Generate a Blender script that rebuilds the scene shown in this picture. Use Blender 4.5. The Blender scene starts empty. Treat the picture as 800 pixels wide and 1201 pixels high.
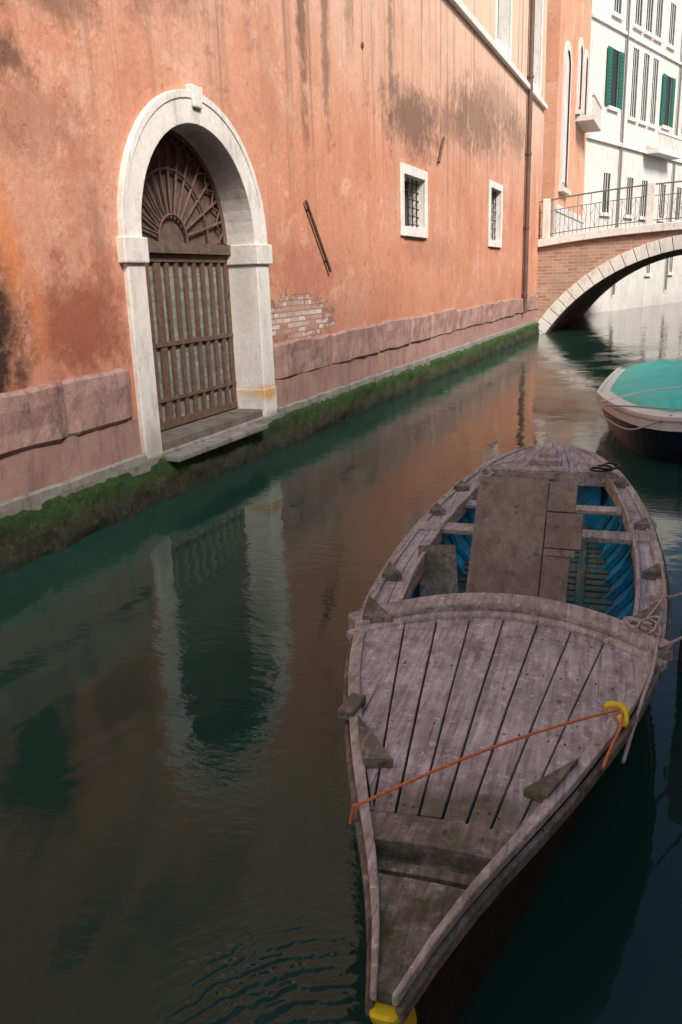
import bpy, bmesh, math, random
from mathutils import Vector, Matrix, noise
random.seed(7)
R=math.radians
scene=bpy.context.scene

# ------------------------------------------------------------------ helpers
class MT:
    def __init__(s,name,rough=.8,spec=.3,metal=0):
        s.m=bpy.data.materials.new(name); s.m.use_nodes=True
        s.nt=s.m.node_tree; s.b=s.nt.nodes['Principled BSDF']
        s.b.inputs['Roughness'].default_value=rough
        s.b.inputs['Specular IOR Level'].default_value=spec
        s.b.inputs['Metallic'].default_value=metal
        s.tc=s.nt.nodes.new('ShaderNodeTexCoord')
        s.obj=s.tc.outputs['Object']
    def L(s,a,b): s.nt.links.new(a,b)
    def put(s,inp,v):
        if isinstance(v,(int,float)): inp.default_value=v
        elif isinstance(v,tuple): inp.default_value=v if len(v)!=3 or inp.type!='RGBA' else (*v,1)
        else: s.L(v,inp)
    def map(s,scale=(1,1,1),loc=(0,0,0),rot=(0,0,0),vec=None):
        n=s.nt.nodes.new('ShaderNodeMapping'); s.L(vec or s.obj,n.inputs[0])
        n.inputs['Scale'].default_value=scale; n.inputs['Location'].default_value=loc; n.inputs['Rotation'].default_value=rot
        return n.outputs[0]
    def noise(s,scale,detail=6,vec=None,rough=.55,dist=0):
        n=s.nt.nodes.new('ShaderNodeTexNoise'); s.L(vec or s.obj,n.inputs['Vector'])
        n.inputs['Scale'].default_value=scale; n.inputs['Detail'].default_value=detail
        n.inputs['Roughness'].default_value=rough; n.inputs['Distortion'].default_value=dist
        return n.outputs[0]
    def ramp(s,f,stops):
        n=s.nt.nodes.new('ShaderNodeValToRGB'); s.L(f,n.inputs[0]); e=n.color_ramp.elements
        while len(e)<len(stops): e.new(.5)
        for i,(p,c) in enumerate(stops):
            e[i].position=p
            if isinstance(c,(int,float)): c=(c,c,c)
            e[i].color=(*c,1)
        return n.outputs[0]
    def mix(s,f,a,b,mode='MIX'):
        n=s.nt.nodes.new('ShaderNodeMix'); n.data_type='RGBA'; n.blend_type=mode
        s.put(n.inputs[0],f); s.put(n.inputs[6],a); s.put(n.inputs[7],b); return n.outputs[2]
    def math(s,op,a,b=0.,clamp=False):
        n=s.nt.nodes.new('ShaderNodeMath'); n.operation=op; n.use_clamp=clamp
        s.put(n.inputs[0],a); s.put(n.inputs[1],b); return n.outputs[0]
    def sep(s,vec=None):
        n=s.nt.nodes.new('ShaderNodeSeparateXYZ'); s.L(vec or s.obj,n.inputs[0]); return n.outputs
    def blob(s,c,r,nz,amt=1.2,edge=.35):
        mp=s.map(scale=tuple(1/x for x in r),loc=tuple(-a/b for a,b in zip(c,r)))
        n=s.nt.nodes.new('ShaderNodeVectorMath'); n.operation='LENGTH'; s.L(mp,n.inputs[0])
        d=s.math('ADD',n.outputs['Value'],s.math('MULTIPLY',s.math('SUBTRACT',nz,.5),amt*2))
        return s.ramp(d,[(1-edge if edge<1 else 0,1),(1,0)])
    def bump(s,h,strength=.4,dist=.02,prev=None):
        n=s.nt.nodes.new('ShaderNodeBump'); n.inputs['Strength'].default_value=strength
        n.inputs['Distance'].default_value=dist; s.L(h,n.inputs['Height'])
        if prev is not None: s.L(prev,n.inputs['Normal'])
        s.L(n.outputs[0],s.b.inputs['Normal']); return n.outputs[0]
    def col(s,c): s.put(s.b.inputs['Base Color'],c)

class MB:
    def __init__(s): s.v=[]; s.f=[]; s.mi=[]
    def face(s,pts,m=0):
        i=len(s.v); s.v+= [tuple(p) for p in pts]; s.f.append(tuple(range(i,i+len(pts)))); s.mi.append(m)
    def hexa(s,p,m=0):
        i=len(s.v); s.v+=[tuple(q) for q in p]
        for q in ((0,3,2,1),(4,5,6,7),(0,1,5,4),(1,2,6,5),(2,3,7,6),(3,0,4,7)):
            s.f.append(tuple(i+k for k in q)); s.mi.append(m)
    def box(s,x0,x1,y0,y1,z0,z1,m=0,mat=None):
        p=[Vector(q) for q in ((x0,y0,z0),(x1,y0,z0),(x1,y1,z0),(x0,y1,z0),(x0,y0,z1),(x1,y0,z1),(x1,y1,z1),(x0,y1,z1))]
        if mat is not None: p=[mat@q for q in p]
        s.hexa(p,m)
    def grid(s,rows,m=0):
        i=len(s.v); w=len(rows[0])
        for r in rows: s.v+=[tuple(p) for p in r]
        for a in range(len(rows)-1):
            for b in range(w-1):
                s.f.append((i+a*w+b,i+a*w+b+1,i+(a+1)*w+b+1,i+(a+1)*w+b)); s.mi.append(m)
    def sweep(s,path,w,h,m=0,side=None):
        n=len(path); path=[Vector(p) for p in path]; i=len(s.v)
        for k in range(n):
            t=(path[min(k+1,n-1)]-path[max(k-1,0)]); t.z=0
            if t.length<1e-6: t=Vector((0,1,0))
            t.normalize(); nrm=Vector((t.y,-t.x,0)) if side is None else Vector(side)
            a=path[k]-nrm*w/2; b=path[k]+nrm*w/2
            s.v+=[tuple(a),tuple(b),(b.x,b.y,b.z-h),(a.x,a.y,a.z-h)]
        for k in range(n-1):
            o=i+4*k
            for q in range(4):
                s.f.append((o+q,o+(q+1)%4,o+4+(q+1)%4,o+4+q)); s.mi.append(m)
        s.f.append((i+3,i+2,i+1,i)); s.mi.append(m); o=i+4*(n-1); s.f.append((o,o+1,o+2,o+3)); s.mi.append(m)
    def tube(s,p0,p1,r,m=0,n=8,r1=None):
        p0=Vector(p0);p1=Vector(p1); d=(p1-p0).normalized(); a=d.orthogonal().normalized(); b=d.cross(a)
        r1=r if r1 is None else r1; i=len(s.v)
        for p,rr in ((p0,r),(p1,r1)):
            for k in range(n):
                t=2*math.pi*k/n; s.v.append(tuple(p+(a*math.cos(t)+b*math.sin(t))*rr))
        for k in range(n): s.f.append((i+k,i+(k+1)%n,i+n+(k+1)%n,i+n+k)); s.mi.append(m)
        s.f.append(tuple(i+k for k in reversed(range(n)))); s.mi.append(m)
        s.f.append(tuple(i+n+k for k in range(n))); s.mi.append(m)
    def build(s,name,mats,parent=None,bevel=0,smooth=False,recalc=True,tri=False,merge=False):
        me=bpy.data.meshes.new(name); me.from_pydata(s.v,[],s.f)
        if not isinstance(mats,(list,tuple)): mats=[mats]
        for m in mats: me.materials.append(m.m if isinstance(m,MT) else m)
        for p,k in zip(me.polygons,s.mi): p.material_index=k
        bm=bmesh.new(); bm.from_mesh(me)
        if merge: bmesh.ops.remove_doubles(bm,verts=bm.verts,dist=1e-4)
        if tri: bmesh.ops.triangulate(bm,faces=[f for f in bm.faces if len(f.verts)>4])
        if recalc: bmesh.ops.recalc_face_normals(bm,faces=bm.faces)
        bm.to_mesh(me); bm.free()
        if smooth:
            for p in me.polygons: p.use_smooth=True
        o=bpy.data.objects.new(name,me); bpy.context.collection.objects.link(o)
        if parent: o.parent=parent
        if bevel:
            b=o.modifiers.new('b','BEVEL'); b.width=bevel; b.segments=2; b.limit_method='ANGLE'; b.angle_limit=R(50)
        return o
def empty(name,loc=(0,0,0),rz=0):
    e=bpy.data.objects.new(name,None); e.location=loc; e.rotation_euler=(0,0,rz); e.empty_display_size=.3
    bpy.context.collection.objects.link(e); return e
def rope(name,pts,r,mat,parent=None,cyc=False):
    c=bpy.data.curves.new(name,'CURVE'); c.dimensions='3D'; c.bevel_depth=r; c.bevel_resolution=3
    sp=c.splines.new('NURBS'); sp.points.add(len(pts)-1)
    for q,p in zip(sp.points,pts): q.co=(*p,1)
    sp.use_endpoint_u=True; sp.order_u=3; sp.use_cyclic_u=cyc
    c.materials.append(mat.m); o=bpy.data.objects.new(name,c); bpy.context.collection.objects.link(o)
    if parent: o.parent=parent
    return o

# ------------------------------------------------------------------ materials
def plaster(name,c1,c2,c3,detail=True):
    t=MT(name,.92,.15)
    big=t.noise(.45,8,rough=.62,dist=.4); med=t.noise(1.7,10,rough=.7); fine=t.noise(14,8,rough=.7); vf=t.noise(60,5,rough=.7)
    med2=t.noise(4.5,10,rough=.75)
    streak=t.noise(1.0,9,vec=t.map(scale=(1,3.2,.13)),rough=.7)
    c=t.ramp(big,[(.3,c1),(.5,c2),(.72,c3)])
    c=t.mix(t.ramp(med,[(.42,0),(.6,.55)]),c,c2)
    c=t.mix(t.ramp(med2,[(.5,0),(.62,.35)]),c,c3)
    flake=t.noise(.9,12,rough=.68,dist=.3); flake2=t.noise(2.3,12,rough=.66,dist=.5); flake3=t.noise(.55,12,vec=t.map(loc=(4,7,2)),rough=.7,dist=.6)
    c=t.mix(t.ramp(flake,[(.575,0),(.59,.45)]),c,tuple(min(1,x*1.12+.03) for x in c3))
    c=t.mix(t.ramp(flake3,[(.56,0),(.60,.35)]),c,(.52,.27,.19))
    c=t.mix(t.ramp(flake2,[(.38,.38),(.395,0)]),c,tuple(x*.72 for x in c1))
    c=t.mix(t.ramp(fine,[(.35,.30),(.6,0)]),c,tuple(x*.62 for x in c1))
    c=t.mix(t.ramp(vf,[(.3,.3),(.45,0)]),c,tuple(x*.6 for x in c1))
    if detail:
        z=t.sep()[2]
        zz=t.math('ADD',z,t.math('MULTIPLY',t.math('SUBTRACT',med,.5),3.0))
        damp=t.ramp(t.math('MULTIPLY',zz,.1),[(.12,.6),(.27,0)])
        c=t.mix(damp,c,(.42,.19,.125))
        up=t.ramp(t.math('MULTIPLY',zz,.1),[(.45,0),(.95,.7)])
        c=t.mix(up,c,(.78,.62,.49))  # sunlit look of the upper wall painted into the plaster colour
        sk=t.math('MULTIPLY',t.ramp(streak,[(.52,0),(.69,.85)]),t.ramp(t.math('MULTIPLY',zz,.1),[(.28,0.18),(.58,1)]))
        c=t.mix(sk,c,(.20,.12,.085))
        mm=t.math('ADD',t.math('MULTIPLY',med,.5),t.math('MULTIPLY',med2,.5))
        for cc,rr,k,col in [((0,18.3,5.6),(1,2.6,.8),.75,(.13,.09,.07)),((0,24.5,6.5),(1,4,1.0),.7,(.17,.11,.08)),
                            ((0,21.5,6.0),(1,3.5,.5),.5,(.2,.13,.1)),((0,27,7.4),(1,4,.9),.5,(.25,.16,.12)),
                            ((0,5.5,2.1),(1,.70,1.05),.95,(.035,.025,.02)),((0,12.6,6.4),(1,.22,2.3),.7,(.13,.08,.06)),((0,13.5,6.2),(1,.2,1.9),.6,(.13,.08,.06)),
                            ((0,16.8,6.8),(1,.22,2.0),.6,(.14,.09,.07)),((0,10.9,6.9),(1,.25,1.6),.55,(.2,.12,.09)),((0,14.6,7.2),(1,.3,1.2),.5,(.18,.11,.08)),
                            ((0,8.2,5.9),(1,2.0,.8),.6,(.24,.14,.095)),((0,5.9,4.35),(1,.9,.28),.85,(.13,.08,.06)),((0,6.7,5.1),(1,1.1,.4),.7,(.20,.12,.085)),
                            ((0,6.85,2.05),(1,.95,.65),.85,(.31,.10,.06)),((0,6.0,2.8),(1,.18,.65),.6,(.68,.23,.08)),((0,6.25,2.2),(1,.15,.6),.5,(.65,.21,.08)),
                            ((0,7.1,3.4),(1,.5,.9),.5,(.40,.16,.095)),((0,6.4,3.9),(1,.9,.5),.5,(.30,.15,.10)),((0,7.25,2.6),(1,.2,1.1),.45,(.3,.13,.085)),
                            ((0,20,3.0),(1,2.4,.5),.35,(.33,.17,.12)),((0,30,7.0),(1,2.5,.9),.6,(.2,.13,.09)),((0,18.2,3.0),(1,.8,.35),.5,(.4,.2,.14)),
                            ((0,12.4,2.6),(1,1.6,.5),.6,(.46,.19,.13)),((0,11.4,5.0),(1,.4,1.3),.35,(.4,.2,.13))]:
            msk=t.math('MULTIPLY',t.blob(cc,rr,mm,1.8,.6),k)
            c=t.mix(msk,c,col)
        br=t.nt.nodes.new('ShaderNodeTexBrick'); vec=t.nt.nodes.new('ShaderNodeCombineXYZ'); sp=t.sep()
        wob=t.math('MULTIPLY',t.math('SUBTRACT',med2,.5),.06)
        t.L(sp[1],vec.inputs[0]); t.L(t.math('ADD',sp[2],wob),vec.inputs[1]); t.L(vec.outputs[0],br.inputs['Vector'])
        br.inputs['Scale'].default_value=1; br.inputs['Brick Width'].default_value=.27; br.inputs['Row Height'].default_value=.082
        br.inputs['Mortar Size'].default_value=.011
        br.inputs['Color1'].default_value=(.44,.20,.15,1); br.inputs['Color2'].default_value=(.76,.66,.60,1); br.inputs['Mortar'].default_value=(.36,.27,.22,1)
        mk=t.blob((0,12.0,1.85),(1,1.4,.36),med2,1.5,.15)
        bc=t.mix(t.ramp(med2,[(.5,0),(.62,.6)]),br.outputs['Color'],(.56,.34,.27))
        c=t.mix(mk,c,bc)
        n1=t.bump(t.math('SUBTRACT',t.math('MULTIPLY',fine,.3),t.math('MULTIPLY',mk,t.math('ADD',br.outputs['Fac'],1.))),.6,.02)
        n1=t.bump(t.ramp(flake2,[(.38,0),(.395,1)]),.5,.006,n1); n1=t.bump(vf,.35,.006,n1)
        n2=t.bump(med2,.4,.03,n1); t.bump(med,.5,.05,n2)
    else:
        c=t.mix(t.ramp(streak,[(.55,0),(.8,.5)]),c,(.25,.15,.11))
        n1=t.bump(fine,.3,.01); t.bump(med,.4,.04,n1)
    t.col(c); return t
def stone(name,c1,c2,dirt,dirtamt=.7,sc=1.0,rough=.8,bmp=.4,spots=()):
    t=MT(name,rough,.25)
    a=t.noise(2.2*sc,10,rough=.7); b=t.noise(18*sc,6,rough=.7); g=t.noise(5*sc,10,vec=t.map(scale=(1,1,.35)),rough=.75)
    c=t.ramp(a,[(.3,c1),(.7,c2)])
    c=t.mix(t.ramp(g,[(.5,0),(.70,dirtamt)]),c,dirt)
    c=t.mix(t.ramp(b,[(.3,.4),(.45,0)]),c,dirt)
    for cc,rr,k,col in spots: c=t.mix(t.math('MULTIPLY',t.blob(cc,rr,g,1.3,.7),k),c,col)
    t.col(c); n1=t.bump(b,bmp,.012); t.bump(a,bmp,.03,n1); return t
def wood(name,c1,c2,c3,moss=None,sc=1.0,lich=True,rough=.85,mossat=None):
    t=MT(name,rough,.2)
    gr=t.noise(1,9,vec=t.map(scale=(38*sc,2.2*sc,38*sc)),rough=.65,dist=.6)
    bl=t.noise(3.2*sc,8,rough=.7); sp=t.noise(26*sc,6,rough=.75); b2=t.noise(9*sc,8,vec=t.map(scale=(1,.5,1)),rough=.75)
    c=t.ramp(gr,[(.32,c1),(.5,c2),(.68,c3)])
    c=t.mix(t.ramp(bl,[(.38,.5),(.6,0)]),c,tuple(x*.65 for x in c1))
    c=t.mix(t.ramp(b2,[(.5,0),(.64,.6)]),c,tuple(x*.62 for x in c1))
    if lich:
        c=t.mix(t.ramp(sp,[(.56,0),(.64,.5)]),c,tuple(min(1,x*1.35) for x in c3))
    if moss:
        c=t.mix(t.ramp(t.noise(5,8,rough=.7),[(.42,0),(.6,.85)]),c,moss)
    if mossat:
        c=t.mix(t.math('MULTIPLY',t.blob(mossat[0],mossat[1],bl,1.0,.9),.85),c,mossat[2])
    c=t.mix(t.ramp(sp,[(.3,.8),(.42,0)]),c,tuple(x*.3 for x in c1))
    crack=t.noise(1,6,vec=t.map(scale=(60*sc,1.1*sc,60*sc),loc=(3,1,2)),rough=.6,dist=.3)
    c=t.mix(t.ramp(crack,[(.30,.75),(.36,0)]),c,tuple(x*.25 for x in c1))
    vo=t.nt.nodes.new('ShaderNodeTexVoronoi'); t.L(t.map(scale=(6,3,6)),vo.inputs[0]); vo.inputs['Scale'].default_value=1.2
    c=t.mix(t.ramp(vo.outputs['Distance'],[(.03,.7),(.09,0)]),c,tuple(x*.3 for x in c1))
    t.col(c); n1=t.bump(gr,.7,.006); n1=t.bump(crack,.5,.005,n1); t.bump(sp,.35,.004,n1); return t
def plain(name,c,rough=.6,spec=.3,metal=0,var=.25,sc=6,bmp=.2,dirt=None):
    t=MT(name,rough,spec,metal); a=t.noise(sc,8,rough=.7)
    cc=t.ramp(a,[(.3,tuple(x*(1-var) for x in c)),(.7,tuple(min(1,x*(1+var)) for x in c))])
    if dirt: cc=t.mix(t.ramp(t.noise(sc*1.7,9,rough=.75),[(.5,0),(.62,dirt[1])]),cc,dirt[0])
    t.col(cc); t.bump(a,bmp,.01); return t

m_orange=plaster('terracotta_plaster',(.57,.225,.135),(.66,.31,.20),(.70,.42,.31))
m_orange2=plaster('pink_plaster',(.58,.27,.16),(.66,.36,.24),(.7,.44,.32),False)
m_white=stone('istrian_stone',(.72,.69,.64),(.82,.80,.76),(.33,.28,.23),.6,spots=[((0,10.75,.86),(.6,.32,.16),.85,(.66,.30,.03)),((-.2,9.9,4.0),(.35,.9,.5),.65,(.2,.15,.11)),((-.2,10.5,2.5),(.3,.3,1.2),.4,(.36,.30,.24)),((0,7.8,.6),(.5,.3,.4),.6,(.25,.23,.19)),((0,10.9,.5),(.5,.4,.12),.7,(.2,.19,.14))])
m_wplaster=stone('white_plaster',(.56,.54,.51),(.68,.66,.63),(.34,.32,.29),.55,sc=.35)
m_band=stone('red_verona_stone',(.29,.165,.145),(.48,.31,.265),(.10,.07,.06),.85,bmp=.8)
m_cement=stone('damp_plinth_render',(.32,.18,.155),(.44,.28,.235),(.15,.105,.09),.8,sc=.8,bmp=.6)
m_grey=stone('grey_plinth',(.20,.19,.175),(.34,.32,.295),(.06,.065,.04),.85,bmp=.7)
m_step=stone('step_stone',(.11,.10,.085),(.21,.195,.17),(.04,.045,.025),.85,bmp=.7)
m_rust=plain('rusty_iron',(.13,.078,.06),.75,.3,0,.4,12,.5)
m_gate=wood('gate_boards',(.16,.17,.14),(.24,.26,.22),(.33,.34,.30),sc=.5)
m_fan=plain('fanlight_wood',(.13,.09,.075),.8,.2,0,.4,8)
m_dark=plain('dark_glass',(.012,.013,.014),.25,.5)
m_iron=plain('iron_dark',(.03,.028,.027),.6,.4)
m_irong=plain('iron_grey_paint',(.17,.16,.155),.6,.4)
m_pipe=plain('copper_drainpipe',(.13,.085,.065),.6,.4,.2,.3,3)
m_deck=wood('weathered_deck',(.27,.252,.255),(.50,.475,.48),(.68,.65,.65),mossat=((0,.80,.7),(.6,.25,.5),(.12,.12,.08)))
m_rim=wood('weathered_rail',(.27,.25,.23),(.48,.445,.41),(.66,.62,.58))
m_old=wood('old_dark_wood',(.13,.12,.10),(.25,.23,.21),(.39,.36,.32),moss=(.09,.10,.05))
m_mossw=wood('mossy_wood',(.12,.115,.09),(.24,.23,.195),(.40,.38,.34),moss=(.05,.062,.024))
m_board=wood('plywood_board',(.22,.19,.155),(.31,.27,.225),(.39,.345,.29),sc=.35,lich=False)
m_blue=plain('blue_boat_paint',(.025,.36,.60),.5,.35,0,.4,7,.4,dirt=((.10,.13,.13),.75))
m_hull=wood('hull_dark',(.016,.014,.013),(.032,.028,.025),(.06,.05,.043))
m_floor=wood('bilge_boards',(.10,.11,.085),(.20,.21,.17),(.30,.30,.26),moss=(.06,.20,.19))
m_yellow=plain('yellow_paint',(.78,.62,.02),.5,.4,0,.15)
m_ropeo=plain('orange_rope',(.60,.20,.07),.8,.2,0,.35,60)
m_ropeg=plain('grey_rope',(.45,.39,.35),.9,.1,0,.35,60)
m_turq=plain('turquoise_tarp',(.06,.74,.64),.5,.35,0,.12,2.2,.6)
m_bwhite=plain('white_gelcoat',(.80,.79,.77),.3,.5,0,.05,3,.05)
m_navy=plain('navy_hull',(.012,.018,.04),.25,.5,0,.3,3,.05)
m_green=plain('green_shutter',(.02,.13,.09),.6,.3,0,.2)
m_pole=wood('mooring_wood',(.14,.07,.045),(.26,.15,.10),(.36,.23,.16),sc=.4)

t=MT('bridge_brick',.9,.15); br=t.nt.nodes.new('ShaderNodeTexBrick'); cb=t.nt.nodes.new('ShaderNodeCombineXYZ'); sp=t.sep()
t.L(sp[0],cb.inputs[0]); t.L(sp[2],cb.inputs[1]); t.L(cb.outputs[0],br.inputs['Vector']); br.inputs['Scale'].default_value=1
br.inputs['Brick Width'].default_value=.4; br.inputs['Row Height'].default_value=.13; br.inputs['Mortar Size'].default_value=.014
br.inputs['Color1'].default_value=(.36,.18,.12,1); br.inputs['Color2'].default_value=(.52,.33,.23,1); br.inputs['Mortar'].default_value=(.48,.41,.35,1)
t.col(t.mix(t.ramp(t.noise(1.2,8,rough=.7),[(.4,0),(.65,.6)]),br.outputs['Color'],(.34,.25,.19))); t.bump(br.outputs['Fac'],-.4,.02); m_brick=t

# algae ledge
t=MT('algae_stone',.75,.35); z=t.sep()[2]; n1=t.noise(4,10,rough=.75); n2=t.noise(22,8,rough=.75); n3=t.noise(1.1,6,rough=.7)
zz=t.math('ADD',z,t.math('MULTIPLY',t.math('SUBTRACT',n1,.5),.42))
c=t.ramp(t.math('MULTIPLY',zz,1.6),[(.0,(.014,.022,.010)),(.22,(.05,.05,.030)),(.40,(.06,.072,.028)),(.54,(.032,.085,.012)),(.85,(.042,.092,.018))])
c=t.mix(t.ramp(n3,[(.5,0),(.66,.5)]),c,(.035,.035,.02))
c=t.mix(t.ramp(n2,[(.54,0),(.68,.6)]),c,(.20,.18,.125)); c=t.mix(t.ramp(n2,[(.34,.75),(.47,0)]),c,(.008,.012,.006))
t.col(c); a=t.bump(n2,1,.04); t.bump(n1,.9,.07,a); m_algae=t

# water
t=MT('canal_water',.02,.42); t.b.inputs['IOR'].default_value=1.333
depth=t.noise(.25,4)
t.col(t.ramp(depth,[(.35,(.010,.040,.030)),(.65,(.015,.054,.041))]))
w1=t.noise(1.1,3,vec=t.map(scale=(1,.55,1),rot=(0,0,.3)),dist=.6); w2=t.noise(7,4,vec=t.map(scale=(.8,1.6,1),rot=(0,0,-.2)),dist=.3)
w3=t.noise(18,3,vec=t.map(scale=(.7,1.5,1),rot=(0,0,.1)))
patch=t.ramp(t.noise(.5,3),[(.42,.15),(.62,1)])
wv=t.nt.nodes.new('ShaderNodeTexWave'); wv.wave_type='RINGS'; wv.rings_direction='SPHERICAL'
t.L(t.map(loc=(-4.9,-1.5,0)),wv.inputs['Vector']); wv.inputs['Scale'].default_value=4.6; wv.inputs['Distortion'].default_value=7; wv.inputs['Detail'].default_value=3; wv.inputs['Detail Scale'].default_value=1.2
wm=t.blob((4.35,1.95,0),(.4,.75,1),t.noise(2.2,4),.6,.9)
a=t.bump(w1,.22,.05); a=t.bump(t.math('MULTIPLY',w2,patch),.22,.02,a); a=t.bump(t.math('MULTIPLY',w3,patch),.2,.006,a); t.bump(t.math('MULTIPLY',wv.outputs['Fac'],wm),.4,.014,a); m_water=t

# ------------------------------------------------------------------ water
b=MB(); b.face([(-200,-200,0),(200,-200,0),(200,300,0),(-200,300,0)]); b.build('water',m_water)

# ------------------------------------------------------------------ terracotta building
tb=empty('terracotta_building')
CY,RI,RO,ZI=9.275,1.325,1.66,2.93
def arc(r,n=28,a0=0,a1=math.pi): return [(CY+r*math.cos(a0+(a1-a0)*k/n),ZI+r*math.sin(a0+(a1-a0)*k/n)) for k in range(n+1)]
holes=[(17.47,19.03,3.47,4.5),(26.1,27.65,3.45,4.95),(26.6,28.6,9.05,12.6),(33.0,34.6,9.05,12.6),(19.5,21.2,9.05,12.6)]
b=MB(); ys=sorted({-8,36,7.8,10.75,*[q for h_ in holes for q in h_[:2]]}); zs=sorted({-.5,15,.6,4.7,*[q for h_ in holes for q in h_[2:]]})
for i in range(len(ys)-1):
    for j in range(len(zs)-1):
        yc=(ys[i]+ys[i+1])/2; zc=(zs[j]+zs[j+1])/2
        if any(h_[0]<yc<h_[1] and h_[2]<zc<h_[3] for h_ in holes): continue
        if 7.8<yc<10.75 and .6<zc<4.7: continue
        b.face([(0,ys[i],zs[j]),(0,ys[i+1],zs[j]),(0,ys[i+1],zs[j+1]),(0,ys[i],zs[j+1])])
ar=arc(RI)
b.face([(0,7.8,.6),(0,CY-RI,.6)]+[(0,y,z) for y,z in reversed(ar)]+[(0,CY+RI,.6),(0,10.75,.6),(0,10.75,4.7),(0,7.8,4.7)])
b.face([(0,36,-.5),(-12,36,-.5),(-12,36,15),(0,36,15)]); b.face([(0,-8,-.5),(-12,-8,-.5),(-12,-8,15),(0,-8,15)])
b.face([(-12,-8,-.5),(-12,36,-.5),(-12,36,15),(-12,-8,15)]); b.face([(0,-8,15),(0,36,15),(-12,36,15),(-12,-8,15)])
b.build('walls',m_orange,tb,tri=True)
b=MB()
for (y0,y1,z0,z1) in holes:
    d=-.34
    for q in ([(0,y0,z0),(d,y0,z0),(d,y0,z1),(0,y0,z1)],[(0,y1,z0),(d,y1,z0),(d,y1,z1),(0,y1,z1)],[(0,y0,z0),(d,y0,z0),(d,y1,z0),(0,y1,z0)],[(0,y0,z1),(d,y0,z1),(d,y1,z1),(0,y1,z1)]): b.face(q,0)
    b.face([(d,y0,z0),(d,y1,z0),(d,y1,z1),(d,y0,z1)],1)
b.build('window_reveals',[m_white,m_dark],tb)
b=MB(); g=MB()
for k,(y0,y1,z0,z1) in enumerate(holes):
    w=.2; b.box(0.002,.05,y0-w,y0,z0-w,z1+w); b.box(0.002,.05,y1,y1+w,z0-w,z1+w); b.box(0.002,.053,y0,y1,z1,z1+w); b.box(0.002,.08,y0-.002,y1+.002,z0-w,z0)
    if k<2:
        n=5
        for i in range(n): yy=y0+(i+.5)*(y1-y0)/n; g.tube((-.12,yy,z0),(-.12,yy,z1),.018,0,6)
        for i in range(6): zz=z0+(i+.5)*(z1-z0)/6; g.tube((-.12,y0,zz),(-.12,y1,zz),.014,0,6)
b.build('window_frames',m_white,tb,.012); g.build('window_grilles',m_iron,tb)
b=MB(); b.box(0.002,.14,12,36,8.62,8.8); b.build('string_course',m_white,tb,.02)
b=MB()
def rough_block(b,y0,y1,z0,z1,x):
    n=max(4,int((y1-y0)/.12)); rows=[]
    zp=[(-.02,z0),(x-.03,z0),(x,z0+.035),(x,(z0*2+z1)/3),(x,(z0+z1*2)/3),(x,z1-.035),(x-.03,z1),(-.02,z1)]
    for k in range(n+1):
        y=y0+(y1-y0)*k/n; e=.035 if k in(0,n) else 0
        row=[]
        for j,(xx,zz) in enumerate(zp):
            if 0<j<7: xx+=noise.noise(Vector((1.7,y*1.9,zz*4)))*.03+noise.noise(Vector((5,y*7,zz*9)))*.012-e
            if j>=5: zz+=noise.noise(Vector((9,y*1.3,y0)))*.045-(.02 if e else 0)
            if j<=2: zz+=noise.noise(Vector((19,y*1.3,y0)))*.035
            row.append((xx,y,zz))
        rows.append(row)
    b.grid(rows)
    for r_ in (rows[0],rows[-1]): b.face(r_)
def blocks(ya,yb):
    y=ya
    while y<yb-.3:
        l=random.uniform(1.4,2.9); y2=min(y+l,yb)
        if yb-y2<.7: y2=yb
        rough_block(b,y+.018,y2-.018,1.0+random.uniform(-.02,.02),1.57+random.uniform(-.03,.03),.065+random.uniform(-.015,.02)); y=y2
blocks(-8,7.5); blocks(11.06,36)
b.build('plinth_blocks',m_band,tb,smooth=False)
b=MB()
for a0,a1 in ((-8,7.55),(11.03,36)):
    n=int((a1-a0)/.15); b.grid([[(.03+noise.noise(Vector((3,(a0+(a1-a0)*k/n)*1.1,z*3)))*.014,a0+(a1-a0)*k/n,z) for z in (.50,.6,.7,.8,.9,1.0)] for k in range(n+1)])
b.build('plinth_render',m_cement,tb,smooth=True)
b=MB()
for a0,a1,zt in ((-8,7.6,.59),(7.6,10.98,.54),(10.98,36,.59)):
    n=int((a1-a0)/.15)
    b.grid([[(-.02+0*k,y,zt-.01),(.05+e1,y,zt+e2),(.078+e1,y,zt-.02+e2),(.08+e1*1.5,y,.50),(.07,y,.38)] for k in range(n+1) for y in [a0+(a1-a0)*k/n] for e1 in [noise.noise(Vector((y*2.1,7,1)))*.02] for e2 in [noise.noise(Vector((y*1.7,3,8)))*.03]])
b.build('plinth_kerb',m_grey,tb,smooth=False)
b=MB(); prof=[(.03,.49),(.085,.465),(.12,.40),(.13,.30),(.135,.2),(.145,.1),(.16,.0),(.18,-.12),(.2,-.35)]
ylist=[]; y=-8
while y<36.2: ylist.append(y); y+= .045 if 4<y<18 else .12
rows=[]
for y in ylist:
    row=[]
    for k,(x,z) in enumerate(prof):
        d=noise.noise(Vector((x*3,y*2.2,z*5)))*.07+noise.noise(Vector((x*3,y*8,z*14)))*.045
        row.append((x+d*(1 if k>0 else 0),y,z+(noise.noise(Vector((3,y*3.1,z*3)))*.05 if k in(1,2,3,4) else 0)))
    rows.append(row)
b.grid(rows); b.build('algae_foot',m_algae,tb,smooth=True)

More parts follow.
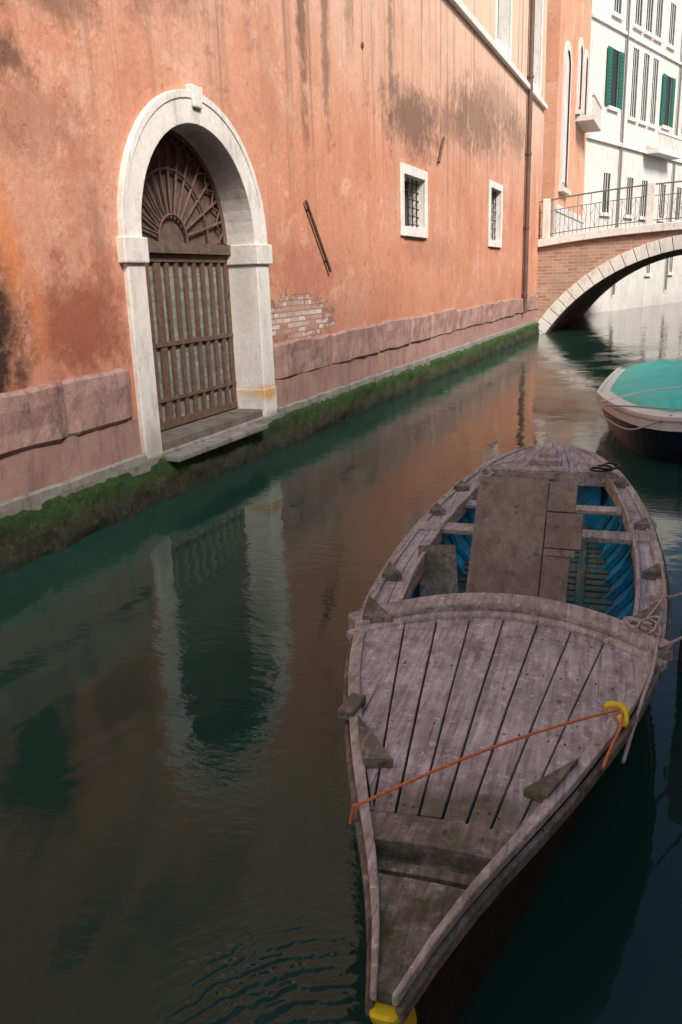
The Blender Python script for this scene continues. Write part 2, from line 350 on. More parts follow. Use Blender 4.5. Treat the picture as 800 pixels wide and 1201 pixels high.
# ---- door surround
b=MB()
def ring(b,ri,ro,x0,x1,m=0,n=28):
    A=arc(ri,n); B=arc(ro,n)
    for k in range(n):
        (y0,z0),(y1,z1)=A[k],A[k+1]; (y2,z2),(y3,z3)=B[k],B[k+1]
        b.face([(x1,y0,z0),(x1,y2,z2),(x1,y3,z3),(x1,y1,z1)],m)
        b.face([(x0,y2,z2),(x1,y2,z2),(x1,y3,z3),(x0,y3,z3)],m)
        b.face([(x0,y0,z0),(x1,y0,z0),(x1,y1,z1),(x0,y1,z1)],m)
ring(b,RI,RO,-.44,.055)
ring(b,RI+.27,RO+.02,0,.07)
b.build('arch_ring',m_white,tb,recalc=True,merge=True,bevel=.008)
b=MB()
yl,yr=CY-RI,CY+RI
b.box(-.44,.06,yl-.33,yl,.42,2.66); b.box(-.44,.06,yr,yr+.37,.42,2.66)
b.box(-.443,.10,yl-.40,yl+.035,2.66,2.93); b.box(-.443,.10,yr-.035,yr+.43,2.66,2.93)
b.box(-.443,.068,yr-.006,yr+.385,.40,.93)
b.hexa([(0,CY-.09,ZI+RO-.16),(.10,CY-.09,ZI+RO-.16),(.10,CY+.09,ZI+RO-.16),(0,CY+.09,ZI+RO-.16),(0,CY-.13,ZI+RO+.08),(.10,CY-.13,ZI+RO+.08),(.10,CY+.13,ZI+RO+.08),(0,CY+.13,ZI+RO+.08)])
b.build('door_jambs',m_white,tb,.015)
b=MB(); b.box(-.5,.02,yl,yr,.50,.64); b.build('door_sill',m_step,tb,.02)
b=MB(); b.box(.0,.28,yl+.0,yr-.35,.42,.50); b.build('door_step',m_grey,tb,.02)
g=MB(); xb=-.44
g.face([(xb-.03,yl,.6),(xb-.03,yr,.6),(xb-.03,yr,2.9),(xb-.03,yl,2.9)],1)
nb=12
for i in range(nb):
    ya=yl+i*(2*RI)/nb; g.box(xb-.028,xb+.0+.006*(i%2),ya+.006,ya+2*RI/nb-.006,.66,2.76,1)
for i in range(nb+1):
    ya=yl+.04+i*(2*RI-.08)/nb; wd=.036 if i not in (0,4,nb) else .065
    g.box(xb+.012,xb+.045,ya-wd,ya+wd,.66,2.80,0)
for z,hh in ((.66,.09),(1.68,.05),(1.0,.04),(2.70,.09)): g.box(xb+.002,xb+.055,yl,yr,z,z+hh,0)
g.box(xb-.02,xb+.12,yl,yr,2.80,2.93,2)
fan=[(xb-.02,CY+RI*math.cos(math.pi*k/24),2.92+RI*math.sin(math.pi*k/24)) for k in range(25)]
g.face(fan,2)
for k in range(1,14):
    a=math.pi*k/14; g.tube((xb+.03,CY+.32*math.cos(a),2.95+.32*math.sin(a)),(xb+.03,CY+1.32*math.cos(a),2.95+1.32*math.sin(a)),.018,0,6)
for rr in (.32,.85,1.29):
    P=[(xb+.035,CY+rr*math.cos(math.pi*k/24),2.95+rr*math.sin(math.pi*k/24)) for k in range(25)]
    for p,q in zip(P,P[1:]): g.tube(p,q,.018 if rr<1 else .035,0,6)
for k in range(14):
    a0=math.pi*k/14;a1=math.pi*(k+1)/14; am=(a0+a1)/2
    pt=lambda a,r:(xb+.04,CY+r*math.cos(a),2.95+r*math.sin(a))
    g.tube(pt(a0,1.1),pt(am,1.24),.014,0,5); g.tube(pt(am,1.24),pt(a1,1.1),.014,0,5)
g.build('gate',[m_rust,m_gate,m_fan],tb,tri=True)
b=MB(); b.tube((.05,12.38,3.62),(.05,13.28,2.56),.026); b.tube((0,12.5,3.48),(.06,12.5,3.48),.02); b.tube((0,13.15,2.72),(.06,13.15,2.72),.02)
b.tube((.05,20.6,5.6),(.05,20.15,5.0),.035); b.tube((0,20.4,5.3),(.06,20.4,5.3),.03)
b.tube((.002,15.2,6.4),(.03,15.2,6.4),.05); b.build('iron_rods',m_rust,tb)
b=MB(); b.tube((.13,31.95,1.0),(.13,31.95,15),.085,0,12)
for z in (1.6,4,6.5,9,11.5): b.tube((.13,31.95,z),(.13,31.95,z+.08),.11,0,12); b.box(0,.1,31.9,32.0,z,z+.06)
b.build('drainpipe',m_pipe,tb)

# ------------------------------------------------------------------ pink building past the bridge
pb=empty('pink_building')
b=MB(); b.box(-12,0,39.6,51.2,-.5,16,0); b.build('walls',m_orange2,pb)
b=MB(); wn=MB()
for (y0,y1,z0,z1) in [(41,43.2,6.2,12.4),(46,47.6,10.2,13.6),(48.6,50.0,10.2,13.6)]:
    r=(y1-y0)/2; yc=(y0+y1)/2
    def outline(r_,zb,x): return [(x,yc-r_,zb)]+[(x,yc-r_*math.cos(math.pi*k/12),z1-r+r_*math.sin(math.pi*k/12)) for k in range(13)]+[(x,yc+r_,zb)]
    o1=outline(r,z0,.1); o2=outline(r-.35,z0+.3,.1); o3=outline(r,z0,0)
    for k in range(len(o1)-1):
        b.face([o1[k],o1[k+1],o2[k+1],o2[k]]); b.face([o1[k],o1[k+1],o3[k+1],o3[k]])
    b.box(0.002,.25,y0-.2,y1+.2,z0-.2,z0)
    wn.face([(.02,q[1],q[2]) for q in o2])
b.box(.0,.1,39.6,51.2,5.1,5.4)
b.box(.0,.9,46,50.0,9.7,9.95)
for i in range(14): b.box(.78,.86,46.1+i*.29,46.18+i*.29,9.95,10.8)
b.box(.74,.9,46,50,10.8,10.92)
b.build('window_frames',m_wplaster,pb); wn.build('window_panes',m_wplaster,pb,tri=True)
b=MB(); b.box(.002,.05,39.6,51.2,-.4,5.1); b.build('ground_floor',m_wplaster,pb)

# ------------------------------------------------------------------ white building (canal bends right)
wb=empty('white_building',(0,51.2,0),R(73.1))
b=MB(); b.box(0,34,0,12,-.5,20); b.build('walls',m_wplaster,wb)
fr=MB(); pn=MB(); sh=MB()
def win(u0,u1,z0,z1,shut=False,archt=False):
    fr.box(u0-.14,u0,-.07,-.002,z0-.14,z1+.14); fr.box(u1,u1+.14,-.07,-.002,z0-.14,z1+.14); fr.box(u0,u1,-.073,-.002,z1,z1+.14); fr.box(u0-.2,u1+.2,-.16,-.004,z0-.2,z0-.002)
    pn.box(u0,u1,-.02,-.001,z0,z1)
    if shut:
        w=(u1-u0)*.52
        for s0 in (u0-w+.02,u1-.02):
            sh.box(s0,s0+w,-.12,-.075,z0,z1)
            n=14
            for i in range(n): sh.box(s0+.05,s0+w-.05,-.14,-.12,z0+.1+i*(z1-z0-.2)/n,z0+.06+(i+.7)*(z1-z0-.2)/n)
    else:
        for i in range(1,3): fr.box(u0+(u1-u0)*i/3-.03,u0+(u1-u0)*i/3+.03,-.04,-.021,z0,z1)
for u in (2.9,12.2,22): win(u,u+1.2,11.6,14.6,True)
for u in (6.2,8.0,9.7,16,18,20): win(u,u+1.0,11.4,15.2)
for u in (2.6,6.4,9.0,12.6,16,20,24): win(u,u+1.1,5.8,8.0)
for u in (1.0,4.6,10.8,15.5,19): win(u,u+.8,2.2,3.8)
for u in (2.9,6.2,8.0,9.7,12.2,16): win(u,u+1.1,16.4,18.8)
fr.box(0,34,-.18,-.003,9.6,9.8); fr.box(0,34,-.14,-.003,15.6,15.75)
fr.box(9.0,13.6,-1.0,-.18,9.55,9.8)
for i in range(17): fr.box(9.1+i*.27,9.18+i*.27,-.95,-.87,9.8,10.7)
fr.box(9.0,13.6,-1.0,-.84,10.7,10.84)
fr.build('window_frames',m_white,wb); pn.build('window_panes',m_dark,wb); sh.build('shutters',m_green,wb)
b=MB(); b.tube((5.0,-.14,1),(5.0,-.14,20),.07); b.tube((14.9,-.14,1),(14.9,-.14,20),.07); b.build('drainpipes',m_irong,wb)

fb=empty('distant_building',(6,112,0),0)
b=MB(); b.box(-6,40,0,10,-.5,14); b.build('walls',m_orange2,fb)
fr=MB(); pn=MB()
for z0 in (3,7,10.5):
    for i in range(14): fr.box(-5+i*3-.15,-3.8+i*3+.15,-.1,-.002,z0-.15,z0+1.95); pn.box(-5+i*3,-3.8+i*3,-.12,-.101,z0,z0+1.8)
fr.build('window_frames',m_white,fb); pn.build('window_panes',m_dark,fb)

# ------------------------------------------------------------------ bridge
bg=empty('stone_bridge')
BX,BZ,RE,RN=6.5,-4.2,7.95,7.42; Y0,Y1=35.55,50.5
def zd(x): return 3.52+.42*(1-((x-BX)/6.5)**2)
def ze(x): return BZ+math.sqrt(max(RE**2-(x-BX)**2,0))
N=60; b=MB()
for yy in (Y0,Y1):
    for k in range(N):
        xa=13*k/N; xc=13*(k+1)/N
        b.face([(xa,yy,min(ze(xa),zd(xa))-.02),(xc,yy,min(ze(xc),zd(xc))-.02),(xc,yy,zd(xc)),(xa,yy,zd(xa))])
b.build('brick_spandrel',m_brick,bg)
b=MB(); amax=math.acos(( -BZ-.4)/RN)
nv=34
for k in range(nv):
    a0=-amax+2*amax*k/nv+.0015; a1=-amax+2*amax*(k+1)/nv-.0015
    P=lambda a,r,y:(BX+r*math.sin(a),y,BZ+r*math.cos(a))
    for (ya,yb) in ((Y0-.07,Y0+.4),(Y1-.4,Y1+.07)):
        b.hexa([P(a0,RN,ya),P(a1,RN,ya),P(a1,RN,yb),P(a0,RN,yb),P(a0,RE,ya),P(a1,RE,ya),P(a1,RE,yb),P(a0,RE,yb)])
b.build('arch_voussoirs',m_white,bg,.015)
b=MB(); rows=[[(BX+(RN+.01)*math.sin(-amax+2*amax*k/40),y,BZ+(RN+.01)*math.cos(-amax+2*amax*k/40)) for k in range(41)] for y in (Y0+.3,Y1-.3)]
b.grid(rows); b.build('arch_soffit',m_brick,bg,smooth=True)
b=MB(); b.grid([[(13*k/30,y,zd(13*k/30)-.05) for k in range(31)] for y in (Y0,Y1)]); b.build('deck',m_grey,bg)
b=MB()
for yy in (Y0-.02,Y1+.02): b.sweep([(13*k/30,yy,zd(13*k/30)+.22) for k in range(31)],.34,.30)
for x in (.3,4.2,8.8,12.7): b.box(x-.14,x+.14,Y0-.16,Y0+.12,zd(x)+.22,zd(x)+1.72)
b.build('kerb_stones',m_white,bg,.02)
b=MB()
for yy in (Y0,):
    for hh,rr in ((1.66,.03),(1.25,.016),(.36,.02)):
        P=[(13*k/30,yy,zd(13*k/30)+hh) for k in range(31)]
        for p,q in zip(P,P[1:]): b.tube(p,q,rr,0,6)
    n=78
    for i in range(1,n):
        x=13*i/n; z=zd(x); b.tube((x,yy,z+.22),(x,yy,z+1.25),.012,0,5)
        if i%3==0: b.tube((x,yy,z+1.25),(x,yy,z+1.66),.015,0,5)
        if i%3==1:
            for s in (-1,1): b.tube((x,yy,z+.4),(x+s*13/n,yy,z+.8),.009,0,4); b.tube((x+s*13/n,yy,z+.8),(x,yy,z+1.22),.009,0,4)
b.build('iron_railing',m_irong,bg)

# ------------------------------------------------------------------ opposite bank buildings (first two out of view)
ob=empty('opposite_building')
b=MB(); b.box(12.2,22,-14,7.5,-.5,13.8); b.build('walls',m_orange2,ob)  # out of view; height shaped to shade the near wall
fr=MB(); pn=MB()
def obw(ys_,zz_):
    for z0 in zz_:
        for y in ys_:
            fr.box(12.1,12.198,y-.15,y+1.35,z0-.15,z0+1.95); pn.box(12.08,12.099,y,y+1.2,z0,z0+1.8)
obw([-12+i*3.3 for i in range(6)],(1.6,4.8,8.2,11.2))
fr.build('window_frames',m_white,ob); pn.build('window_panes',m_dark,ob)
ob1=empty('unseen_opposite_block.001')
b=MB(); b.box(12.2,22,7.6,34.5,-.5,10); b.build('walls',m_wplaster,ob1)  # out of view; kept lower so sun reaches the far wall
fr=MB(); pn=MB(); obw([8.8+i*3.3 for i in range(8)],(1.6,4.6,7.4)); fr.build('window_frames',m_white,ob1); pn.build('window_panes',m_dark,ob1)
ob2=empty('opposite_building.002',(13.2,51,0),R(73.1))
b=MB(); b.box(0,60,-12,0,-.5,10); b.build('walls',m_wplaster,ob2)

# ------------------------------------------------------------------ wooden boat
bt=empty('wooden_boat',(5.03,1.47,0),math.atan(.08))
def tab(T,s):
    if s<=T[0][0]: return T[0][1]
    for (a,b_),(c,d) in zip(T,T[1:]):
        if s<=c: return b_+(d-b_)*(s-a)/(c-a)
    return T[-1][1]
HW=[(0,.028),(.1,.052),(.3,.105),(.45,.15),(.65,.235),(.95,.352),(1.3,.475),(1.8,.635),(2.5,.785),(3.2,.84),(3.9,.85),(4.7,.815),(5.4,.735),(6.0,.62),(6.4,.49),(6.65,.36),(6.82,.22),(6.92,.05)]
LB=6.92
def hw(s):
    return sum(tab(HW,s+d) for d in (-.2,-.1,0,.1,.2))/5 if .25<s<6.5 else tab(HW,s)
def zr(s): return .62+.12*((s-3.6)/3.5)**2
ss=[i*LB/70 for i in range(71)]
b=MB(); rows=[]
for s in ss:
    h_,z=hw(s),zr(s); q_=min(1,s/2.2); half=[(h_,z),(h_*.95,z-.10),(h_*(.68+.18*q_),z-.32),(h_*(.42+.3*q_),.06),(h_*(.3+.34*q_),-.12),(0,-.2)]
    row=[(-x,s+.32*(1-min(1,s/1.2))*(z-q)/z,q) for x,q in half]+[(x,s+.32*(1-min(1,s/1.2))*(z-q)/z,q) for x,q in reversed(half[:-1])]
    rows.append(row)
b.grid(rows); b.build('hull',m_hull,bt,smooth=True)
b=MB(); rows=[]
for s in ss:
    if not 2.2<=s<=6.5: continue
    h_,z=hw(s)-.05,zr(s)-.02; half=[(h_,z),(h_*.96,z-.15),(h_*.88,z-.3),(h_*.70,.14)]
    rows.append([(-x,s,q) for x,q in half]+[(x,s,q) for x,q in reversed(half)])
b.grid(rows); b.build('inner_planking',m_blue,bt,smooth=True)
b=MB()
for s in (2.25,5.95):
    h_=hw(s)-.05; b.box(-h_*.82,h_*.82,s-.02,s+.02,.12,zr(s)-.05)
b.build('bulkheads',m_blue,bt)
b=MB(); s=2.75
while s<5.9:
    h_=hw(s)-.055; z=zr(s)
    for sg in (-1,1):
        P=[(h_,z-.03),(h_*.955,z-.17),(h_*.87,z-.32),(h_*.71,.17)]
        for p,q in zip(P,P[1:]):
            b.hexa([(sg*p[0],s-.02,p[1]),(sg*p[0],s+.02,p[1]),(sg*(p[0]-.045),s+.02,p[1]),(sg*(p[0]-.045),s-.02,p[1]),(sg*q[0],s-.02,q[1]),(sg*q[0],s+.02,q[1]),(sg*(q[0]-.045),s+.02,q[1]),(sg*(q[0]-.045),s-.02,q[1])])
    s+=.29
for sg in (-1,1):
    for dz in (.16,.30):
        b.sweep([(sg*(hw(s)*.95-.08),s,zr(s)-dz) for s in ss if 2.4<=s<=5.9],.02,.05)
b.build('ribs',m_blue,bt)
b=MB(); s=2.45
while s<5.9:
    h_=(hw(s)-.05)*.72; b.box(-h_,h_,s,s+.085,.15,.175+random.uniform(0,.01)); s+=.125
b.sweep([(.0,2.4,.2),(.0,5.9,.2)],.12,.04); b.sweep([(.35,2.4,.2),(.35,5.9,.2)],.06,.04); b.sweep([(-.35,2.4,.2),(-.35,5.9,.2)],.06,.04)
b.build('floor_boards',m_floor,bt,.004)
b=MB(); b.grid([[(-(hw(s)-.05)*.72,s,.13),((hw(s)-.05)*.72,s,.13)] for s in ss if 2.2<=s<=6.4]); b.build('bilge',m_blue,bt)
def plank(b,s0,s1,fa,fb,fz,th=.025,n=10,m=0,nv=1):
    i=len(b.v); w=2*(nv+1)
    for k in range(n+1):
        s=s0+(s1-s0)*k/n; a,c=fa(s),fb(s)
        top=[(a+(c-a)*j/nv,s,fz(s,a+(c-a)*j/nv)) for j in range(nv+1)]
        b.v+=top+[(x,y,z-th) for x,y,z in reversed(top)]
    for k in range(n):
        o=i+w*k
        for q in range(w): b.f.append((o+q,o+(q+1)%w,o+w+(q+1)%w,o+w+q)); b.mi.append(m)
    for o in (i,i+w*n):
        for j in range(nv):
            b.f.append((o+j,o+j+1,o+w-2-j,o+w-1-j)); b.mi.append(m)
def camb(s,v,c=.05): return zr(s)-.008+c*min(1,max(.25,(s-.4)/1.2))*(1-min(1,(v/max(hw(s),.05))**2))
Wl=lambda s:.34+(s-.8)*(.39/1.7)
def sc(v): return 2.30+.30*(1-(v/.78)**2)
npk=8; ks=[-1+2*i/npk for i in range(npk+1)]
for i in range(npk):
    b=MB()
    k0,k1=ks[i]*.95,ks[i+1]*.95
    g_=.0032+random.uniform(0,.002)
    fa=(lambda s,k=k0,g_=g_:k*Wl(s)+g_) if i>0 else (lambda s:-(hw(s)-.045))
    fb=(lambda s,k=k1,g_=g_:k*Wl(s)-g_) if i<npk-1 else (lambda s:hw(s)-.045)
    dz=random.uniform(-.003,.003); j=random.uniform(-.008,.008)
    plank(b,.758+j,sc((k0+k1)/2*.74)-.02,fa,fb,lambda s,v,dz=dz:camb(s,v)+dz,.03,14)
    o=b.build('foredeck_plank_%d'%(i+1),m_deck,bt,.003)
b=MB()
for i in range(npk):
    for s in (.82,1.35,1.9,2.3):
        for f in (.25,.75):
            if random.random()<.25: continue
            v=(ks[i]+(ks[i+1]-ks[i])*f)*.95*Wl(s)+random.uniform(-.01,.01); s_=s+random.uniform(-.02,.02); b.tube((v,s_,camb(s_,v)-.01),(v,s_,camb(s_,v)+.002),.004,0,6)
b.build('deck_nails',m_rust,bt)
b=MB(); plank(b,.75,2.4,lambda s:-(hw(s)-.06),lambda s:hw(s)-.06,lambda s,v:camb(s,v)-.036,.02,14,0,8); b.build('deck_beams',m_hull,bt)
b=MB()
vs=[-.78+1.56*k/24 for k in range(25)]
b.sweep([(v,sc(v)+.05,camb(sc(v),v,.07)+.045) for v in vs],.15,.10)
b.sweep([(v*.985,sc(v)-.072,camb(sc(v),v,.06)+.018) for v in vs],.06,.05)
b.build('coaming',m_rim,bt,.012)
b=MB()
plank(b,.60,.745,lambda s:-(hw(s)-.03),lambda s:(hw(s)-.03),lambda s,v:camb(s,v,.05)+.008,.09,3,0,8)
b.build('bow_crossbeam',m_old,bt)
b=MB()
plank(b,.40,.61,lambda s:-(hw(s)-.012),lambda s:hw(s)-.012,lambda s,v:camb(s,v,.03)-.05,.03,4,0,6)
plank(b,.02,.45,lambda s:-(hw(s)-.012),lambda s:hw(s)-.012,lambda s,v:camb(s,v,.012)+.006+.006*noise.noise(Vector((v*14,s*9,0))),.07,12,0,8)
plank(b,.505,.55,lambda s:-(hw(s)-.02),lambda s:hw(s)-.02,lambda s,v:camb(s,v,.03)-.025,.05,2,0,6)
b.build('bow_planks',m_mossw,bt)
def capw(s): return min(.052,.010+s*.03)
b=MB()
for sg in (-1,1):
    plank(b,.0,6.86,lambda s:sg*(hw(s)-capw(s)),lambda s:sg*(hw(s)+.006),lambda s,v:zr(s)+.018+.005*noise.noise(Vector((sg*3,s*3,0))),.035,90)
b.build('cap_rail',m_rim,bt,.006)
b=MB()
for sg in (-1,1):
    b.sweep([(sg*(hw(s)+.008+.010*min(1,s/1.5)),s,zr(s)-.022) for s in ss if s<6.9],.022,.045)
b.build('rubbing_strake',m_old,bt,.006)
def hin(s,sd): 
    w=.20 if sd<0 else .15
    return hw(s)-w
b=MB()
mid=lambda s,sd:(hw(s)-.05+hin(s,sd))/2
plank(b,2.45,5.95,lambda s:-(hw(s)-.05),lambda s:-mid(s,-1)-.003,lambda s,v:zr(s)-.0,.025,24)
plank(b,2.45,5.95,lambda s:-mid(s,-1)+.003,lambda s:-hin(s,-1),lambda s,v:zr(s)+.004,.025,24)
plank(b,2.45,5.95,lambda s:hin(s,1),lambda s:(hw(s)-.05),lambda s,v:zr(s)-.0,.025,24)
b.build('side_decks',m_deck,bt,.004)
b=MB()
b.sweep([(-hin(s,-1),s,zr(s)+.03) for s in ss if 2.5<=s<=5.95],.025,.12); b.sweep([(hin(s,1),s,zr(s)+.03) for s in ss if 2.5<=s<=5.95],.025,.12)
b.build('cockpit_edge',m_rim,bt,.005)
b=MB()
for i in range(6):
    k0,k1=-1+2*i/6,-1+2*(i+1)/6
    plank(b,5.85,6.86,lambda s,k=k0:k*max(hw(s)-.05,.02)+.003,lambda s,k=k1:k*max(hw(s)-.05,.02)-.003,lambda s,v:camb(s,v,.05),.03,10)
b.build('stern_deck',m_deck,bt,.004)
b=MB(); b.box(-hw(5.85)+.08,hw(5.85)-.08,5.78,5.9,zr(5.85)-.08,zr(5.85)+.055); b.box(-.16,.12,6.0,6.12,zr(6)+.04,zr(6)+.09); b.box(-.10,.06,6.2,6.5,zr(6)+.05,zr(6)+.11)
b.build('stern_beam',m_rim,bt,.01)
b=MB(); b.box(-.80,.80,4.12,4.30,.605,.645); b.box(-.78,.78,4.9,5.05,.585,.62); b.build('thwarts',m_rim,bt,.008)
b=MB()
M0=Matrix.Translation((-.02,3.25,.30))@Matrix.Rotation(R(-3),4,'Z')@Matrix.Rotation(R(-33),4,'X')
b.box(-.32,.13,-.015,.015,0,.98,0,M0); b.box(.136,.30,-.018,.012,0,.52,0,M0); b.box(.136,.36,-.014,.016,.526,.76,0,M0); b.box(.136,.31,-.016,.013,.766,.96,0,M0)
b.box(.15,.33,-.03,-.0181,.47,.515,0,M0); b.box(.02,.16,-.01,.03,.981,1.03,0,M0)
b.build('leaning_board',m_board,bt,.006)
b=MB(); b.box(-.25,.22,3.85,4.11,.16,.86); b.build('engine_box',m_old,bt,.01)
b=MB(); M1=Matrix.Translation((-.48,3.25,.25))@Matrix.Rotation(R(14),4,'Z')@Matrix.Rotation(R(-42),4,'X'); b.box(-.12,.13,-.012,.012,0,.58,0,M1)
b.build('loose_board',m_old,bt,.005)
b=MB()
def blk(s,sd,off,l,w,h_,rz):
    M=Matrix.Translation((sd*(hw(s)+off),s,zr(s)+.018))@Matrix.Rotation(R(rz*sd),4,'Z'); b.box(-w/2,w/2,-l/2,l/2,-.02,h_,0,M)
def knee(s,sd,l,w,h_=.035,back=False):
    x0=sd*(hw(s)-.03); z=zr(s)+.012; s2=s+l*(-1 if back else 1)
    pts=[(x0,s),(sd*(hw(s2)-.03),s2),(sd*(hw(s)-.03-w),s+(.02 if not back else -.02))]
    lo=[(x,y,z-.02) for x,y in pts]; hi=[(x,y,z+h_) for x,y in pts]
    b.face(lo); b.face(hi)
    for i in range(3): j=(i+1)%3; b.face([lo[i],lo[j],hi[j],hi[i]])
knee(3.05,-1,.24,.12); knee(2.33,-1,.30,.16,.05); knee(1.00,-1,.30,.11,.03); blk(1.42,-1,-.01,.16,.07,.025,5)
knee(4.5,-1,.22,.12); knee(5.2,-1,.22,.13); knee(2.65,1,.28,.12,.045); knee(3.4,1,.2,.1); knee(4.4,1,.2,.1); knee(5.5,1,.25,.12); knee(.95,1,.26,.08,.02)
b.build('knees',m_old,bt,.008)
b=MB(); z=zr(0)
b.hexa([(-.03,.08,z-.24),(.03,.08,z-.24),(.05,.18,z-.24),(-.05,.18,z-.24),(-.034,-.035,z-.03),(.034,-.035,z-.03),(.06,.08,z-.045),(-.06,.08,z-.045)])
b.build('yellow_stem',m_yellow,bt,.02)
sA,sB=.72,1.62
pA=Vector((-(hw(sA)+.02),sA,zr(sA)+.03)); pB=Vector((hw(sB)-.02,sB,zr(sB)+.05))
mid_=[pA.lerp(pB,k/8)+Vector((0,0,.035*math.sin(math.pi*k/8))) for k in range(9)]
rope('orange_rope',[(pA.x-.02,pA.y,pA.z-.07),(pA.x-.01,pA.y,pA.z)]+[tuple(p) for p in mid_],.0058,m_ropeo,bt)
rope('orange_rope_tail',[tuple(pB),(pB.x+.02,pB.y-.08,pB.z),(pB.x-.03,pB.y-.25,pB.z-.02),(pB.x-.06,pB.y-.38,pB.z-.04)],.006,m_ropeo,bt)
rope('yellow_strap',[(pB.x-.06,pB.y-.015,pB.z+.01),(pB.x-.02,pB.y+.01,pB.z+.018),(pB.x+.02,pB.y,pB.z+.01),(pB.x+.03,pB.y-.03,pB.z-.02),(pB.x+.02,pB.y-.09,pB.z-.03),(pB.x+.0,pB.y-.05,pB.z+.0)],.011,m_yellow,bt)
rope('yellow_strap_b',[(pB.x-.05,pB.y+.02,pB.z+.005),(pB.x+.0,pB.y+.03,pB.z+.02),(pB.x+.035,pB.y+.01,pB.z-.01)],.011,m_yellow,bt)
random.seed(3)
P=[]; cxr,cyr=hw(2.55)-.12,2.5
for i in range(26): P.append((cxr+random.uniform(-.09,.13),cyr+random.uniform(-.12,.12),zr(2.6)+.05+random.uniform(0,.05)))
rope('rope_heap',P,.007,m_ropeg,bt)
rope('rope_right',[(hw(3.6)-.02,3.6,zr(3.6)+.04),(hw(3.2),3.2,zr(3.2)+.05),(hw(2.9)-.02,2.9,zr(3)+.06),(cxr,cyr,zr(2.6)+.07)],.007,m_ropeg,bt)
rope('rope_edge',[(hw(2.5)-.02,2.5,zr(2.5)+.05),(hw(2.1)+.02,2.1,zr(2)+.035),(hw(1.8)+.02,1.8,zr(2)+.02),(hw(1.5)+.04,1.5,zr(2)-.10)],.008,m_ropeg,bt)
P=[]
for i in range(16): a=i*1.1; P.append((.42+.09*math.cos(a)+.01*i,5.75+.1*math.sin(a),zr(5.8)+.075+.004*i))
rope('rope_coil',P,.010,m_iron,bt)
rope('rope_stern',[(-.45,5.2,zr(5)+.05),(-.6,5.6,zr(5)+.07),(-.5,5.9,zr(6)+.06),(-.3,6.0,zr(6)+.07)],.007,m_ropeg,bt)

mp=empty('mooring_pole',(5.80,5.1,0)); b=MB(); b.tube((0,0,-.5),(.02,.02,1.08),.10,0,14,.085); b.build('post',m_pole,mp,.01)
Lr=lambda s,sd=1:(Matrix.Translation((5.03,1.47,0))@Matrix.Rotation(math.atan(.08),4,'Z'))@Vector((sd*hw(s),s,zr(s)+.05))
q=Lr(3.0); rope('mooring_line',[(q.x-5.8,q.y-5.1,q.z),(-.06,-.35,.62),(-.02,-.10,.72),(.1,-.04,.74),(.09,.1,.75),(-.08,.09,.75),(-.1,-.04,.74)],.008,m_ropeg,mp)
q=Lr(2.3); rope('mooring_line_b',[(q.x-5.8,q.y-5.1,q.z),(.06,-.75,.60),(.1,-.12,.8),(.1,.09,.82),(-.08,.09,.8),(-.1,-.06,.79),(0,-.1,.79)],.008,m_ropeg,mp)

# ------------------------------------------------------------------ covered boat
cb_=empty('covered_boat',(5.72,10.85,0),R(1))
LC=6.2
def hc(s):
    u=s/LC; return 1.2*(min(1,(u/.42))**.42 if u<.42 else 1-.12*((u-.42)/.58)**2) if u>0 else .0
def zc_(s): return .62-.06*min(1,s/3)
sC=[0,.02,.06,.12,.22,.36,.55,.8,1.1,1.5,2,2.6,3.4,4.2,5,5.6,6.0,6.2]
b=MB(); rows=[]
for s in sC:
    h_=hc(s)+.02; z=zc_(s)
    half=[(h_,z),(h_*1.0,z-.16),(h_*.965,z-.17),(h_*.9,.2),(h_*.78,-.1),(0,-.15)]
    f=lambda k:s+ (0 if k<2 else (.03 if k==2 else (.14 if k==3 else .35)))*max(0,1-s/2)
    rows.append([(-x,f(k),q) for k,(x,q) in enumerate(half)]+[(x,f(len(half)-2-k),q) for k,(x,q) in enumerate(reversed(half[:-1]))])
w=len(rows[0])
i=len(b.v)
for r in rows: b.v+=r
for a in range(len(rows)-1):
    for c in range(w-1):
        b.f.append((i+a*w+c,i+a*w+c+1,i+(a+1)*w+c+1,i+(a+1)*w+c)); b.mi.append(0 if c in (0,w-2) else 1)
b.f.append(tuple(i+(len(rows)-1)*w+c for c in range(w))); b.mi.append(1)
b.build('hull',[m_bwhite,m_navy],cb_,smooth=False)
b=MB(); b.grid([[(v*hc(s),s,zc_(s)+.035*(1-v*v)) for v in (-1,-.8,-.4,0,.4,.8,1)] for s in sC]); b.build('deck',m_bwhite,cb_,smooth=True)
b=MB(); b.sweep([(-hc(s)-.01,s,zc_(s)+.03) for s in sC[::-1]]+[(hc(s)+.01,s,zc_(s)+.03) for s in sC],.07,.07); b.build('gunwale',m_bwhite,cb_,.015)
b=MB(); rows=[]
ns=60
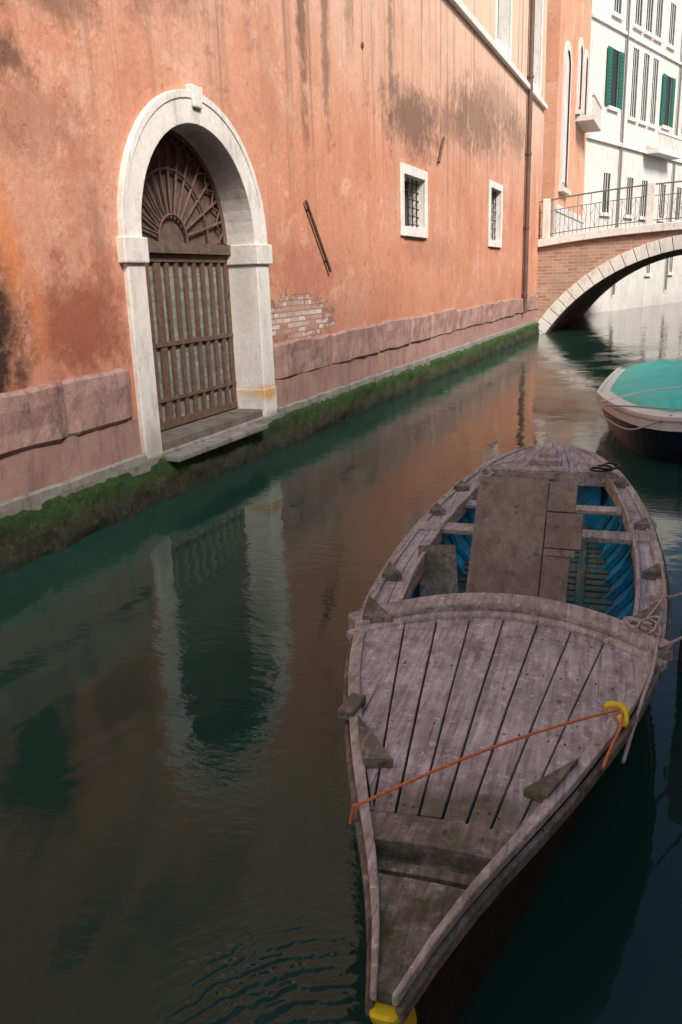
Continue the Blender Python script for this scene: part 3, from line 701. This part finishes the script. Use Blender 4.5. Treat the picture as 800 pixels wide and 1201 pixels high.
for k in range(ns+1):
    s=.42+(LC-.6)*k/ns
    row=[]
    for j in range(31):
        v=-1+2*j/30; W_=max(hc(s-.3)-.14,.05)
        z=zc_(s)+.05+.14*(1-abs(v)**2.6)*min(1,(k/ns)*9)**.5 +.025*noise.noise(Vector((v*4,s*2.5,0)))+.012*noise.noise(Vector((v*2,s*9,3)))-.02*abs(math.sin(s*2.6))
        if abs(v)==1: z=zc_(s)+.01
        row.append((v*W_,s,z))
    rows.append(row)
b.grid(rows); b.build('tarpaulin',m_turq,cb_,smooth=True)
rope('tarp_line',[(-1.0,1.0,.62),(-.7,.6,.68),(-.2,.38,.68),(.4,.38,.68),(.9,.8,.64)],.012,m_ropeg,cb_)
rope('tarp_line_b',[(-1.12,1.6,.58),(-.3,1.5,.83),(.4,1.4,.83),(1.1,1.6,.6)],.010,m_bwhite,cb_)
rope('bow_line',[(-.15,.05,.66),(-.45,.0,.5),(-.75,.15,.42),(-1.05,.7,.55)],.012,m_ropeg,cb_)

# ------------------------------------------------------------------ camera, light, world
c=bpy.data.cameras.new('camera'); c.sensor_fit='VERTICAL'; c.sensor_height=36; c.lens=28.776; c.clip_end=1000; c.clip_start=.05
co=bpy.data.objects.new('camera',c); bpy.context.collection.objects.link(co)
rt=(.92742,.37254,-.03336); up=(-.0715,.26411,.96184); fw=(-.36713,.88964,-.27158)
co.matrix_world=Matrix(((rt[0],up[0],-fw[0],5.57),(rt[1],up[1],-fw[1],0),(rt[2],up[2],-fw[2],2.4),(0,0,0,1)))
scene.camera=co
d=Vector((.60,-.45,.66)).normalized()
l=bpy.data.lights.new('sun','SUN'); l.energy=5.0; l.angle=R(16); l.color=(1,.925,.82)
lo=bpy.data.objects.new('sun',l); bpy.context.collection.objects.link(lo); lo.rotation_euler=d.to_track_quat('Z','Y').to_euler()
w=bpy.data.worlds.new("World"); scene.world=w; w.use_nodes=True
s=w.node_tree.nodes.new('ShaderNodeTexSky'); s.sky_type='NISHITA'; s.sun_disc=False; s.sun_elevation=math.asin(d.z); s.sun_rotation=math.atan2(d.x,d.y); s.dust_density=2.5
w.node_tree.links.new(s.outputs[0],w.node_tree.nodes['Background'].inputs[0]); w.node_tree.nodes['Background'].inputs[1].default_value=.15
scene.view_settings.view_transform='Standard'; scene.view_settings.look='None'; scene.view_settings.exposure=0
